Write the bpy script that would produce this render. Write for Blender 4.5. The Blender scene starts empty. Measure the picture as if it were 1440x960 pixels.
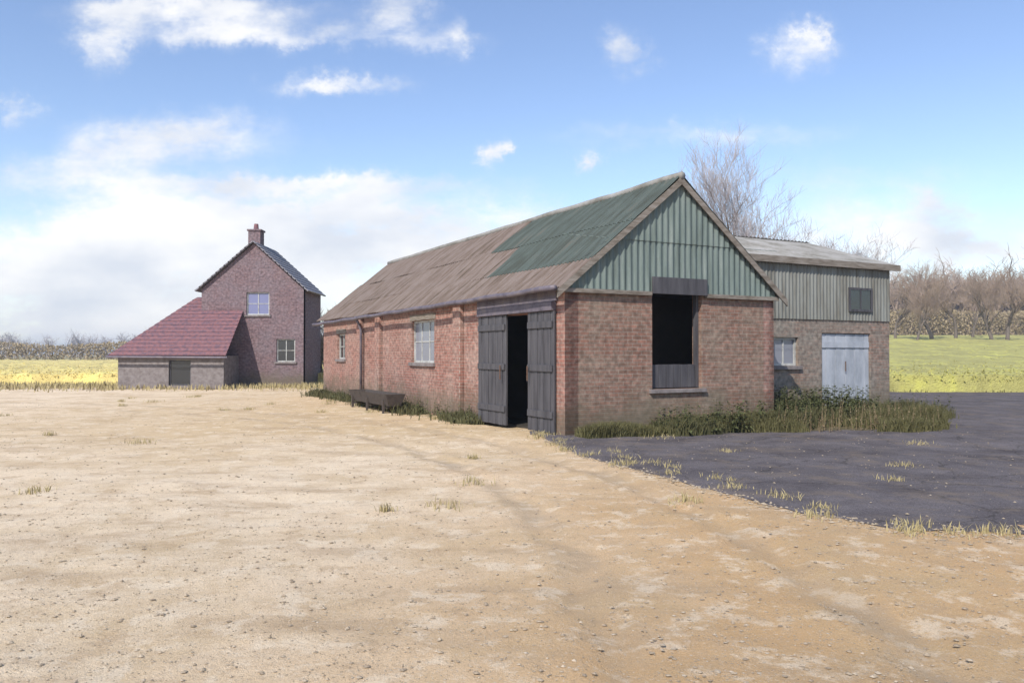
import bpy, math, random
from mathutils import Vector, Matrix, noise
random.seed(7)
R = math.radians
S = bpy.context.scene
COL = S.collection
# ---------------------------------------------------------------- camera
cam = bpy.data.objects.new('camera', bpy.data.cameras.new('camera')); COL.objects.link(cam); S.camera = cam
cam.location = (0, 0, 1.6); cam.rotation_euler = (R(90.87), 0, 0)
cam.data.lens = 28; cam.data.clip_end = 6000
# ---------------------------------------------------------------- sun and sky
SUN_EL, SUN_AZ = R(42), R(-153)           # azimuth measured clockwise from +Y
sd = Vector((math.sin(SUN_AZ)*math.cos(SUN_EL), math.cos(SUN_AZ)*math.cos(SUN_EL), math.sin(SUN_EL)))
sun = bpy.data.objects.new('sun', bpy.data.lights.new('sun', 'SUN')); COL.objects.link(sun)
sun.data.energy = 4.8; sun.data.angle = R(0.53); sun.data.color = (1.0, 0.95, 0.87)
sun.rotation_euler = sd.to_track_quat('Z', 'Y').to_euler()
S.view_settings.view_transform = 'Standard'; S.view_settings.look = 'None'
S.view_settings.exposure = 0.18; S.view_settings.gamma = 1

W = bpy.data.worlds.new('World'); S.world = W; W.use_nodes = True
def world():
    nt = W.node_tree; N = nt.nodes; L = nt.links
    bg = N['Background']; bg.inputs[1].default_value = 0.12
    sky = N.new('ShaderNodeTexSky'); sky.sky_type = 'NISHITA'; sky.sun_disc = False
    sky.sun_elevation = SUN_EL; sky.sun_rotation = SUN_AZ; sky.air_density = 1.0; sky.dust_density = 0.15; sky.ozone_density = 1.2
    tc = N.new('ShaderNodeTexCoord'); sep = N.new('ShaderNodeSeparateXYZ'); L.new(tc.outputs['Generated'], sep.inputs[0])
    def M(op, a, b=None, c=None, clamp=False):
        m = N.new('ShaderNodeMath'); m.operation = op; m.use_clamp = clamp
        for i, q in enumerate((a, b, c)):
            if q is None: continue
            if hasattr(q, 'links'): L.new(q, m.inputs[i])
            else: m.inputs[i].default_value = q
        return m.outputs[0]
    ay = M('MAXIMUM', M('ABSOLUTE', sep.outputs[1]), 0.05)
    u = M('DIVIDE', sep.outputs[0], ay); v = M('DIVIDE', sep.outputs[2], ay)
    uv = N.new('ShaderNodeCombineXYZ'); L.new(u, uv.inputs[0]); L.new(v, uv.inputs[1])
    warp = N.new('ShaderNodeTexNoise'); warp.inputs['Scale'].default_value = 16; warp.inputs['Detail'].default_value = 8; warp.inputs['Roughness'].default_value = .68
    L.new(uv.outputs[0], warp.inputs[0])
    wv = N.new('ShaderNodeVectorMath'); wv.operation = 'MULTIPLY_ADD'
    L.new(warp.outputs['Color'], wv.inputs[0]); wv.inputs[1].default_value = (.13, .075, 0); 
    off = N.new('ShaderNodeVectorMath'); off.operation = 'SUBTRACT'; L.new(uv.outputs[0], off.inputs[0]); off.inputs[1].default_value = (.065, .037, 0)
    L.new(off.outputs[0], wv.inputs[2])
    blobs = [  # centre px, half size px, strength
        (270, 15, 130, 26, .95), (420, 52, 200, 14, .45), (560, 25, 40, 35, .5), (150, 55, 28, 40, .5), (475, 118, 70, 15, .75),
        (245, 195, 120, 34, .7), (15, 152, 26, 20, .6), (410, 255, 180, 14, .8), (60, 245, 90, 22, .35), (240, 310, 150, 40, .5), (110, 370, 210, 60, .95), (130, 230, 60, 30, .3),
        (330, 330, 130, 34, .75), (500, 355, 130, 26, .8), (480, 290, 150, 16, .4), (883, 66, 32, 30, .62), (1128, 66, 44, 28, .62), (1148, 46, 20, 12, .4),
        (697, 220, 16, 14, .75), (833, 220, 17, 14, .6), (990, 186, 180, 17, .35), (640, 300, 220, 30, .4), (1320, 290, 60, 16, .5),
        (1340, 350, 170, 34, .7), (1300, 255, 150, 22, .22), (700, 330, 120, 30, .4), (1240, 330, 90, 40, .35), (250, 450, 320, 60, .8), (1120, 300, 120, 60, .2), (640,50,20,30,.3)]
    acc = 0.0
    for (cx, cy, rx, ry, st) in blobs:
        s1 = N.new('ShaderNodeVectorMath'); s1.operation = 'SUBTRACT'; L.new(wv.outputs[0], s1.inputs[0])
        s1.inputs[1].default_value = ((cx-720)/1120, (497-cy)/1120, 0)
        s2 = N.new('ShaderNodeVectorMath'); s2.operation = 'MULTIPLY'; L.new(s1.outputs[0], s2.inputs[0]); s2.inputs[1].default_value = (1120/rx, 1120/ry, 0)
        d = N.new('ShaderNodeVectorMath'); d.operation = 'DOT_PRODUCT'; L.new(s2.outputs[0], d.inputs[0]); L.new(s2.outputs[0], d.inputs[1])
        g = M('MULTIPLY', M('POWER', 2.718, M('MULTIPLY', d.outputs['Value'], -0.75)), st)
        acc = g if isinstance(acc, float) else M('ADD', acc, g)
    mp = N.new('ShaderNodeMapping'); L.new(uv.outputs[0], mp.inputs[0]); mp.inputs['Scale'].default_value = (1, 2.0, 1)
    nz = N.new('ShaderNodeTexNoise'); nz.inputs['Scale'].default_value = 9; nz.inputs['Detail'].default_value = 9; nz.inputs['Roughness'].default_value = .6
    L.new(mp.outputs[0], nz.inputs[0])
    dens = M('ADD', acc, M('MULTIPLY', M('SUBTRACT', nz.outputs[0], .5), M('MINIMUM', M('ADD', M('MULTIPLY', acc, 3.0), .12), 2.3)))
    mr = N.new('ShaderNodeMapRange'); mr.interpolation_type = 'SMOOTHSTEP'; L.new(dens, mr.inputs[0])
    mr.inputs[1].default_value = .04; mr.inputs[2].default_value = .92; mr.inputs[4].default_value = .95
    # cloud colour, greyer where the puff is thin or low
    nz2 = N.new('ShaderNodeTexNoise'); nz2.inputs['Scale'].default_value = 5; nz2.inputs['Detail'].default_value = 7; L.new(mp.outputs[0], nz2.inputs[0])
    cf = N.new('ShaderNodeMapRange'); L.new(nz2.outputs[0], cf.inputs[0]); cf.inputs[1].default_value = .35; cf.inputs[2].default_value = .6
    ccr = N.new('ShaderNodeMix'); ccr.data_type = 'RGBA'; L.new(cf.outputs[0], ccr.inputs['Factor'])
    ccr.inputs['A'].default_value = (5.9, 6.2, 6.8, 1); ccr.inputs['B'].default_value = (8.4, 8.3, 8.2, 1)
    mix = N.new('ShaderNodeMix'); mix.data_type = 'RGBA'; L.new(mr.outputs[0], mix.inputs['Factor'])
    hsv = N.new('ShaderNodeHueSaturation'); hsv.inputs['Saturation'].default_value = 1.04; hsv.inputs['Value'].default_value = 1.45; hsv.inputs['Hue'].default_value = .508; L.new(sky.outputs[0], hsv.inputs['Color'])
    L.new(hsv.outputs[0], mix.inputs['A']); L.new(ccr.outputs['Result'], mix.inputs['B'])
    L.new(mix.outputs['Result'], bg.inputs[0])
world()

# ---------------------------------------------------------------- helpers
def link(o, parent=None):
    COL.objects.link(o); o.parent = parent; return o
class MB:
    def __init__(s): s.v = []; s.f = []
    def face(s, *p):
        n = len(s.v); s.v += [tuple(q) for q in p]; s.f.append(tuple(range(n, n+len(p))))
    def box(s, x0, x1, y0, y1, z0, z1):
        n = len(s.v); s.v += [(x, y, z) for z in (z0, z1) for x, y in ((x0, y0), (x1, y0), (x1, y1), (x0, y1))]
        s.f += [tuple(n+i for i in q) for q in ((0,3,2,1),(4,5,6,7),(0,1,5,4),(1,2,6,5),(2,3,7,6),(3,0,4,7))]
        return s
    def prism(s, top, bottom):
        """closed solid between two equal loops"""
        n = len(s.v); k = len(top); s.v += [tuple(p) for p in top]+[tuple(p) for p in bottom]
        s.f.append(tuple(range(n, n+k))); s.f.append(tuple(range(n+2*k-1, n+k-1, -1)))
        for i in range(k):
            j = (i+1) % k; s.f.append((n+i, n+k+i, n+k+j, n+j))
        return s
    def tube(s, pts, rad, sides=6):
        rings = []
        for i, p in enumerate(pts):
            p = Vector(p); a = Vector(pts[max(i-1, 0)]); b = Vector(pts[min(i+1, len(pts)-1)])
            d = (b-a).normalized(); x = d.orthogonal().normalized(); y = d.cross(x)
            n = len(s.v); r = rad[i] if isinstance(rad, (list, tuple)) else rad
            for k in range(sides):
                t = 2*math.pi*k/sides; s.v.append(tuple(p+(x*math.cos(t)+y*math.sin(t))*r))
            rings.append(n)
        for a, b in zip(rings, rings[1:]):
            for k in range(sides):
                j = (k+1) % sides; s.f.append((a+k, a+j, b+j, b+k))
        s.f.append(tuple(rings[0]+k for k in reversed(range(sides)))); s.f.append(tuple(rings[-1]+k for k in range(sides)))
        return s
    def build(s, name, m, parent=None, smooth=False, bevel=0):
        me = bpy.data.meshes.new(name); me.from_pydata(s.v, [], s.f); me.materials.append(m)
        if smooth: me.polygons.foreach_set('use_smooth', [True]*len(me.polygons))
        o = bpy.data.objects.new(name, me); link(o, parent)
        if bevel:
            b = o.modifiers.new('b', 'BEVEL'); b.width = bevel; b.segments = 2; b.limit_method = 'ANGLE'
        return o
def thing(name, label, cat, loc=(0,0,0), rz=0, group=None):
    o = bpy.data.objects.new(name, None); link(o); o.location = loc; o.rotation_euler = (0,0,rz); o.empty_display_size = .3
    o['label'] = label; o['category'] = cat
    if group: o['group'] = group
    return o
def tag(o, label=None, cat=None, group=None, kind=None):
    for k, q in (('label', label), ('category', cat), ('group', group), ('kind', kind)):
        if q: o[k] = q
    return o
def dup(o, parent=None):
    c = o.copy(); link(c, parent)
    for ch in list(o.children): dup(ch, c)
    return c

def material(name, cols, scale=3, rough=.9, bump=.3, bscale=60, bdist=.01, metal=0, detail=8, stretch=(1,1,1), stops=None, spec=.3):
    """noise-mottled procedural material"""
    m = bpy.data.materials.new(name); m.use_nodes = True; N = m.node_tree.nodes; L = m.node_tree.links
    b = N['Principled BSDF']; b.inputs['Roughness'].default_value = rough; b.inputs['Metallic'].default_value = metal
    b.inputs['Specular IOR Level'].default_value = spec
    tc = N.new('ShaderNodeTexCoord'); mp = N.new('ShaderNodeMapping'); mp.inputs['Scale'].default_value = stretch
    L.new(tc.outputs['Object'], mp.inputs[0])
    n1 = N.new('ShaderNodeTexNoise'); n1.inputs['Scale'].default_value = scale; n1.inputs['Detail'].default_value = detail; n1.inputs['Roughness'].default_value = .65
    L.new(mp.outputs[0], n1.inputs[0])
    cr = N.new('ShaderNodeValToRGB'); L.new(n1.outputs[0], cr.inputs[0])
    k = len(cols); st = stops or [.3+.4*i/max(k-1,1) for i in range(k)]
    while len(cr.color_ramp.elements) < k: cr.color_ramp.elements.new(.5)
    for e, c, p in zip(cr.color_ramp.elements, cols, st): e.color = (*c, 1); e.position = p
    L.new(cr.outputs[0], b.inputs['Base Color'])
    n2 = N.new('ShaderNodeTexNoise'); n2.inputs['Scale'].default_value = bscale; n2.inputs['Detail'].default_value = 6; L.new(tc.outputs['Object'], n2.inputs[0])
    bp = N.new('ShaderNodeBump'); bp.inputs['Strength'].default_value = bump; bp.inputs['Distance'].default_value = bdist
    L.new(n2.outputs[0], bp.inputs['Height']); L.new(bp.outputs[0], b.inputs['Normal'])
    return m
def brick(name, c1, c2, mortar, bw=.225, rh=.075, weather=(.5,.4,.33), wamt=.35):
    m = bpy.data.materials.new(name); m.use_nodes = True; N = m.node_tree.nodes; L = m.node_tree.links
    b = N['Principled BSDF']; b.inputs['Roughness'].default_value = .92; b.inputs['Specular IOR Level'].default_value = .2
    tc = N.new('ShaderNodeTexCoord'); sp = N.new('ShaderNodeSeparateXYZ'); L.new(tc.outputs['Object'], sp.inputs[0])
    ad = N.new('ShaderNodeMath'); L.new(sp.outputs[0], ad.inputs[0]); L.new(sp.outputs[1], ad.inputs[1])
    cb = N.new('ShaderNodeCombineXYZ'); L.new(ad.outputs[0], cb.inputs[0]); L.new(sp.outputs[2], cb.inputs[1])
    br = N.new('ShaderNodeTexBrick'); L.new(cb.outputs[0], br.inputs[0])
    br.inputs['Color1'].default_value = (*c1,1); br.inputs['Color2'].default_value = (*c2,1); br.inputs['Mortar'].default_value = (*mortar,1)
    br.inputs['Scale'].default_value = 1; br.inputs['Brick Width'].default_value = bw; br.inputs['Row Height'].default_value = rh
    br.inputs['Mortar Size'].default_value = .006; br.inputs['Mortar Smooth'].default_value = .3
    n1 = N.new('ShaderNodeTexNoise'); n1.inputs['Scale'].default_value = .9; n1.inputs['Detail'].default_value = 9; n1.inputs['Roughness'].default_value = .7; L.new(tc.outputs['Object'], n1.inputs[0])
    r1 = N.new('ShaderNodeMapRange'); L.new(n1.outputs[0], r1.inputs[0]); r1.inputs[1].default_value=.42; r1.inputs[2].default_value=.68; r1.inputs[4].default_value = wamt*2
    mx = N.new('ShaderNodeMix'); mx.data_type='RGBA'; L.new(r1.outputs[0], mx.inputs['Factor']); L.new(br.outputs[0], mx.inputs['A']); mx.inputs['B'].default_value = (*weather,1)
    # single bricks vary
    n3 = N.new('ShaderNodeTexNoise'); n3.inputs['Scale'].default_value = 9; n3.inputs['Detail'].default_value = 3; L.new(cb.outputs[0], n3.inputs[0])
    r3 = N.new('ShaderNodeMapRange'); L.new(n3.outputs[0], r3.inputs[0]); r3.inputs[1].default_value=.3; r3.inputs[2].default_value=.7; r3.inputs[3].default_value=.62; r3.inputs[4].default_value=1.3
    hs = N.new('ShaderNodeHueSaturation'); L.new(mx.outputs['Result'], hs.inputs['Color']); L.new(r3.outputs[0], hs.inputs['Value'])
    # damp splash zone with an uneven top
    n4 = N.new('ShaderNodeTexNoise'); n4.inputs['Scale'].default_value = 2.2; n4.inputs['Detail'].default_value = 6; L.new(tc.outputs['Object'], n4.inputs[0])
    mm = N.new('ShaderNodeMath'); mm.operation='MULTIPLY_ADD'; L.new(n4.outputs[0], mm.inputs[0]); mm.inputs[1].default_value=-1.3; L.new(sp.outputs[2], mm.inputs[2])
    r4 = N.new('ShaderNodeMapRange'); L.new(mm.outputs[0], r4.inputs[0]); r4.inputs[1].default_value=-.35; r4.inputs[2].default_value=.25; r4.inputs[3].default_value=.7; r4.inputs[4].default_value=0
    m2 = N.new('ShaderNodeMix'); m2.data_type='RGBA'; L.new(r4.outputs[0], m2.inputs['Factor']); L.new(hs.outputs[0], m2.inputs['A']); m2.inputs['B'].default_value=(.13,.11,.075,1)
    L.new(m2.outputs['Result'], b.inputs['Base Color'])
    bp = N.new('ShaderNodeBump'); bp.inputs['Strength'].default_value=.7; bp.inputs['Distance'].default_value=.008
    n5 = N.new('ShaderNodeTexNoise'); n5.inputs['Scale'].default_value=40; n5.inputs['Detail'].default_value=5; L.new(tc.outputs['Object'], n5.inputs[0])
    a2 = N.new('ShaderNodeMath'); a2.operation='SUBTRACT'; L.new(n5.outputs[0], a2.inputs[0]); L.new(br.outputs['Fac'], a2.inputs[1])
    L.new(a2.outputs[0], bp.inputs['Height']); L.new(bp.outputs[0], b.inputs['Normal'])
    return m
def glass(name, col, rough=.12):
    m = bpy.data.materials.new(name); m.use_nodes = True; b = m.node_tree.nodes['Principled BSDF']
    b.inputs['Base Color'].default_value = (*col,1); b.inputs['Roughness'].default_value = rough; b.inputs['Specular IOR Level'].default_value = .8
    return m
M_BRICK = brick('barn_brick', (.31,.145,.112), (.235,.118,.092), (.32,.27,.235), weather=(.38,.28,.235))
M_BRICKG = brick('gable_brick', (.26,.135,.10), (.19,.11,.082), (.27,.235,.195), weather=(.25,.205,.16), wamt=.42)
M_BRICKW = brick('wing_brick', (.27,.17,.13), (.2,.15,.12), (.26,.24,.21), weather=(.24,.22,.19), wamt=.5)
M_BRICKH = brick('house_brick', (.19,.12,.125), (.145,.095,.105), (.22,.19,.195), weather=(.19,.155,.17), wamt=.4)
M_RUST = material('rusty_sheet', [(.06,.045,.028),(.13,.095,.075),(.19,.15,.13),(.115,.075,.052)], scale=1.6, stretch=(.45,3.2,.45), rough=.75, metal=.1, bump=.2)
M_ROOFR = material('grey_roof', [(.12,.11,.09),(.24,.23,.21),(.32,.31,.30)], scale=1.6, rough=.8, bump=.25)
M_ROOFG = material('green_grey_roof', [(.038,.042,.032),(.05,.06,.05),(.07,.088,.078),(.095,.088,.07)], scale=1.6, stretch=(.45,3.2,.45), rough=.7, bump=.2)
M_GREEN = material('green_clad', [(.09,.11,.097),(.14,.175,.16),(.205,.235,.215)], scale=2.2, rough=.75, bump=.25, stretch=(2.6,1,.3))
M_CLADW = material('wing_clad', [(.11,.10,.08),(.19,.19,.17),(.25,.26,.24)], scale=2.2, rough=.8, stretch=(2.6,2.6,.3))
M_DOOR = material('dark_door', [(.035,.033,.037),(.07,.066,.072),(.10,.095,.10)], scale=2.2, rough=.6, stretch=(4,4,.4), bump=.4, bscale=25)
M_STEEL = material('lintel_steel', [(.07,.06,.07),(.14,.12,.145),(.2,.165,.16)], scale=4, rough=.6, metal=.2)
M_TRIM = material('weathered_wood', [(.10,.08,.06),(.2,.17,.14),(.28,.25,.22)], scale=3, stretch=(1,1,6), rough=.85)
M_PALE = material('pale_sheet', [(.22,.24,.27),(.36,.38,.42),(.46,.48,.52)], scale=2, rough=.5, stretch=(1,1,.4))
M_PAINT = material('white_paint', [(.2,.19,.17),(.4,.4,.38),(.5,.5,.49)], scale=6, rough=.6)
M_FLOOR = material('barn_floor', [(.03,.027,.023),(.06,.05,.04)], scale=2)
M_INNER = material('inner_shade', [(.008,.006,.005),(.02,.016,.012)], scale=2)  # interior shade put into the colour, near black
M_GLASSP = glass('pale_pane', (.2,.21,.25), .2)
M_GLASSD = glass('dark_pane', (.02,.022,.025))
M_SLATE = material('slate', [(.12,.115,.13),(.19,.18,.2),(.25,.24,.25)], scale=4, rough=.6, stretch=(1,1,2))
M_TILE = material('red_tile', [(.08,.05,.058),(.14,.085,.105),(.22,.10,.10),(.19,.13,.15)], scale=7, rough=.85, bump=.4)
M_RENDER = material('violet_render', [(.2,.165,.19),(.27,.225,.255),(.3,.25,.27)], scale=1.5, rough=.9)
M_PLINTH = material('grey_stone', [(.12,.10,.095),(.19,.165,.16),(.24,.215,.21)], scale=6, rough=.9)
M_BARK = material('bark', [(.10,.08,.065),(.19,.155,.13)], scale=6, stretch=(1,1,.3))
M_TWIG = material('twig', [(.24,.175,.13),(.36,.27,.21)], scale=2)
M_TWIGP = material('pale_twig', [(.28,.25,.25),(.4,.36,.36)], scale=2)
M_RUSTM = material('rusted_metal', [(.08,.045,.03),(.16,.09,.06),(.1,.09,.085)], scale=9, rough=.8, metal=.3)
def leafmat(name, a, b_):
    m = material(name, [a, tuple((p+q)/2 for p, q in zip(a, b_)), b_], scale=22, detail=3, rough=.75, bump=0); return m
M_GRASS = leafmat('rough_grass', (.06,.062,.022), (.15,.13,.055))
M_GRASSD = leafmat('weed_leaf', (.05,.056,.022), (.12,.105,.045))
M_DRY = leafmat('dry_grass', (.30,.24,.11), (.42,.35,.19))
M_HEDGE = leafmat('hedge_leaf', (.26,.2,.115), (.42,.33,.2))

# ---------------------------------------------------------------- ground
def ss(a, b, x):
    t = min(1, max(0, (x-a)/(b-a))); return t*t*(3-2*t)
def hz(x, y):
    h = 4.6*ss(28, 170, y)*ss(8, 60, x)
    rr = math.hypot(x+20, y-4)+.25*noise.noise(Vector((x, y, 0)))
    if y < 26 and 19 < rr < 24:
        for q in (20.6, 22.2):
            e = abs(rr-q)
            if e < .32: h -= .03*(1-ss(.08, .2, e)); h += .014*ss(.1,.2,e)*(1-ss(.2,.32,e))
    if y < 60 and abs(x) < 45:
        w = 1-ss(40, 60, y)
        h += w*(.05*noise.noise(Vector((x*.35, y*.35, 0)))+.018*noise.noise(Vector((x*1.7, y*1.7, 3))) )
        if y < 22: h += .012*noise.noise(Vector((x*5, y*5, 9)))
    return h
def axis(lo, hi, cuts):
    out = []; x = lo
    while x < hi:
        out.append(x); st = next(s for lim, s in cuts if abs(x) < lim or lim is None or lim > 1e8)
        x += st
    out.append(hi); return out
def build_ground():
    xs = sorted({round(q, 4) for q in [-4000,-2000,-1000,-600,-400,-250,-160,-120,-90,-70,-55]+[-45+.9*i for i in range(40)]+[-9+.12*i for i in range(151)]+[9.9+.9*i for i in range(42)]+[50,58,66,75,85,100,120,150,200,300,500,900,1800,4000]})
    ys = sorted({round(q, 4) for q in [-300,-100,-40,-20,-10,-5,-2]+[.1*i for i in range(10,130)]+[13+.25*i for i in range(60)]+[28+1.2*i for i in range(28)]+[63,68,75,85,95,110,125,140,155,172,200,250,320,420,600,1000,2000,4500]})
    v = [(x, y, hz(x, y)) for y in ys for x in xs]; n = len(xs)
    f = [(j*n+i, j*n+i+1, (j+1)*n+i+1, (j+1)*n+i) for j in range(len(ys)-1) for i in range(n-1)]
    m = bpy.data.materials.new('dusty_ground'); m.use_nodes = True; N = m.node_tree.nodes; L = m.node_tree.links
    b = N['Principled BSDF']; b.inputs['Roughness'].default_value = .95; b.inputs['Specular IOR Level'].default_value = .15
    tc = N.new('ShaderNodeTexCoord'); P = tc.outputs['Object']
    def nz(sc, det=8, ro=.6, st=None):
        q = N.new('ShaderNodeTexNoise'); q.inputs['Scale'].default_value = sc; q.inputs['Detail'].default_value = det; q.inputs['Roughness'].default_value = ro
        if st:
            mp = N.new('ShaderNodeMapping'); mp.inputs['Scale'].default_value = st; L.new(P, mp.inputs[0]); L.new(mp.outputs[0], q.inputs[0])
        else: L.new(P, q.inputs[0])
        return q.outputs[0]
    def rng(s, a, b2, c=0, d=1):
        q = N.new('ShaderNodeMapRange'); L.new(s, q.inputs[0])
        for i, w in zip((1,2,3,4), (a,b2,c,d)): q.inputs[i].default_value = w
        return q.outputs[0]
    def mix(fac, a, b2, mode='MIX'):
        q = N.new('ShaderNodeMix'); q.data_type = 'RGBA'; q.blend_type = mode
        for nm, w in (('Factor', fac), ('A', a), ('B', b2)):
            if hasattr(w, 'links'): L.new(w, q.inputs[nm])
            elif nm == 'Factor': q.inputs[nm].default_value = w
            else: q.inputs[nm].default_value = (*w, 1)
        return q.outputs['Result']
    sp = N.new('ShaderNodeSeparateXYZ'); L.new(P, sp.inputs[0])
    # pale dry chalky dust over the left of the yard, browner sandy soil on the right
    side = N.new('ShaderNodeMath'); side.operation = 'MULTIPLY_ADD'; L.new(nz(.35, 6), side.inputs[0]); side.inputs[1].default_value = 5.5; L.new(sp.outputs[0], side.inputs[2])
    s2 = N.new('ShaderNodeMath'); s2.operation='MULTIPLY_ADD'; L.new(sp.outputs[1], s2.inputs[0]); s2.inputs[1].default_value = -.16; L.new(side.outputs[0], s2.inputs[2])
    base = mix(rng(s2.outputs[0], -.6, 3.2), (.78,.625,.44), (.56,.36,.18))
    gb = N.new('ShaderNodeMath'); gb.operation='MULTIPLY_ADD'; L.new(nz(.3, 7, .7), gb.inputs[0]); gb.inputs[1].default_value = 16; L.new(sp.outputs[1], gb.inputs[2])
    gx = N.new('ShaderNodeMath'); gx.operation='MULTIPLY'; L.new(rng(gb.outputs[0], 20, 24, 0, .75), gx.inputs[0]); L.new(rng(sp.outputs[0], -16, -6), gx.inputs[1])
    base = mix(gx.outputs[0], base, (.56,.40,.21))
    base = mix(rng(nz(.55, 9, .7), .46, .66, 0, .75), base, (.52,.37,.2))
    base = mix(rng(nz(.9, 8, .65, (.5,1.6,1)), .52, .66, 0, .6), base, (.42,.29,.17))
    base = mix(rng(nz(9, 8, .85), .5, .66, 0, .5), base, (.46,.33,.21))
    base = mix(rng(nz(26, 6, .85), .53, .64, 0, .5), base, (.40,.285,.18))
    base = mix(rng(nz(2.6, 9, .75), .52, .6, 0, .55), base, (.8,.67,.5))
    base = mix(rng(nz(1.9, 8, .75), .55, .62, 0, .5), base, (.46,.32,.19))
    base = mix(rng(nz(55, 3, .7), .56, .72, 0, .6), base, (.66,.6,.5))
    base = mix(rng(nz(90, 2, .7), .58, .7, 0, .55), base, (.24,.18,.125))
    # grassy land beyond the yard
    yy = N.new('ShaderNodeMath'); yy.operation = 'MULTIPLY_ADD'; L.new(nz(.4,5), yy.inputs[0]); yy.inputs[1].default_value = 6; L.new(sp.outputs[1], yy.inputs[2])
    far = mix(nz(.2, 6), (.30,.26,.12), (.42,.37,.19))
    base = mix(rng(yy.outputs[0], 40, 46), base, far)
    for rad in (20.6, 22.2):        # pale compacted wheel tracks bending along the barn
        dv = N.new('ShaderNodeVectorMath'); dv.operation='DISTANCE'; L.new(P, dv.inputs[0]); dv.inputs[1].default_value = (-20, 4, 0)
        e1 = N.new('ShaderNodeMath'); e1.operation='MULTIPLY_ADD'; L.new(nz(1.1, 6), e1.inputs[0]); e1.inputs[1].default_value = .5; L.new(dv.outputs['Value'], e1.inputs[2])
        e2 = N.new('ShaderNodeMath'); e2.operation='SUBTRACT'; L.new(e1.outputs[0], e2.inputs[0]); e2.inputs[1].default_value = rad+.25
        e3 = N.new('ShaderNodeMath'); e3.operation='ABSOLUTE'; L.new(e2.outputs[0], e3.inputs[0])
        e4 = N.new('ShaderNodeMath'); e4.operation='MULTIPLY'; L.new(rng(e3.outputs[0], .12, .24, 1, 0), e4.inputs[0]); L.new(rng(nz(.8, 7, .7), .4, .6, 0, .6), e4.inputs[1])
        base = mix(e4.outputs[0], base, (.40,.305,.205))
    zx = N.new('ShaderNodeMath'); zx.operation='MULTIPLY_ADD'; L.new(nz(1.2,5), zx.inputs[0]); zx.inputs[1].default_value = 1.5; L.new(sp.outputs[0], zx.inputs[2])
    zy = N.new('ShaderNodeMath'); zy.operation='MULTIPLY_ADD'; L.new(nz(1.1,5), zy.inputs[0]); zy.inputs[1].default_value = 1.2; L.new(sp.outputs[1], zy.inputs[2])
    zz = N.new('ShaderNodeMath'); zz.operation='MULTIPLY'; L.new(rng(zx.outputs[0], 1.6, 2.3), zz.inputs[0]); L.new(rng(zy.outputs[0], 15.9, 16.5), zz.inputs[1])
    base = mix(zz.outputs[0], base, mix(nz(8, 6, .7), (.07,.06,.03), (.17,.14,.08)))
    L.new(base, b.inputs['Base Color'])
    hgt = mix(.5, nz(18, 8, .75), nz(70, 4, .8))
    bp = N.new('ShaderNodeBump'); bp.inputs['Strength'].default_value = .9; bp.inputs['Distance'].default_value = .03
    L.new(hgt, bp.inputs['Height']); L.new(bp.outputs[0], b.inputs['Normal'])
    me = bpy.data.meshes.new('ground'); me.from_pydata(v, [], f); me.materials.append(m)
    me.polygons.foreach_set('use_smooth', [True]*len(me.polygons))
    o = bpy.data.objects.new('ground', me); link(o); o['kind'] = 'structure'
build_ground()

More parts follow.
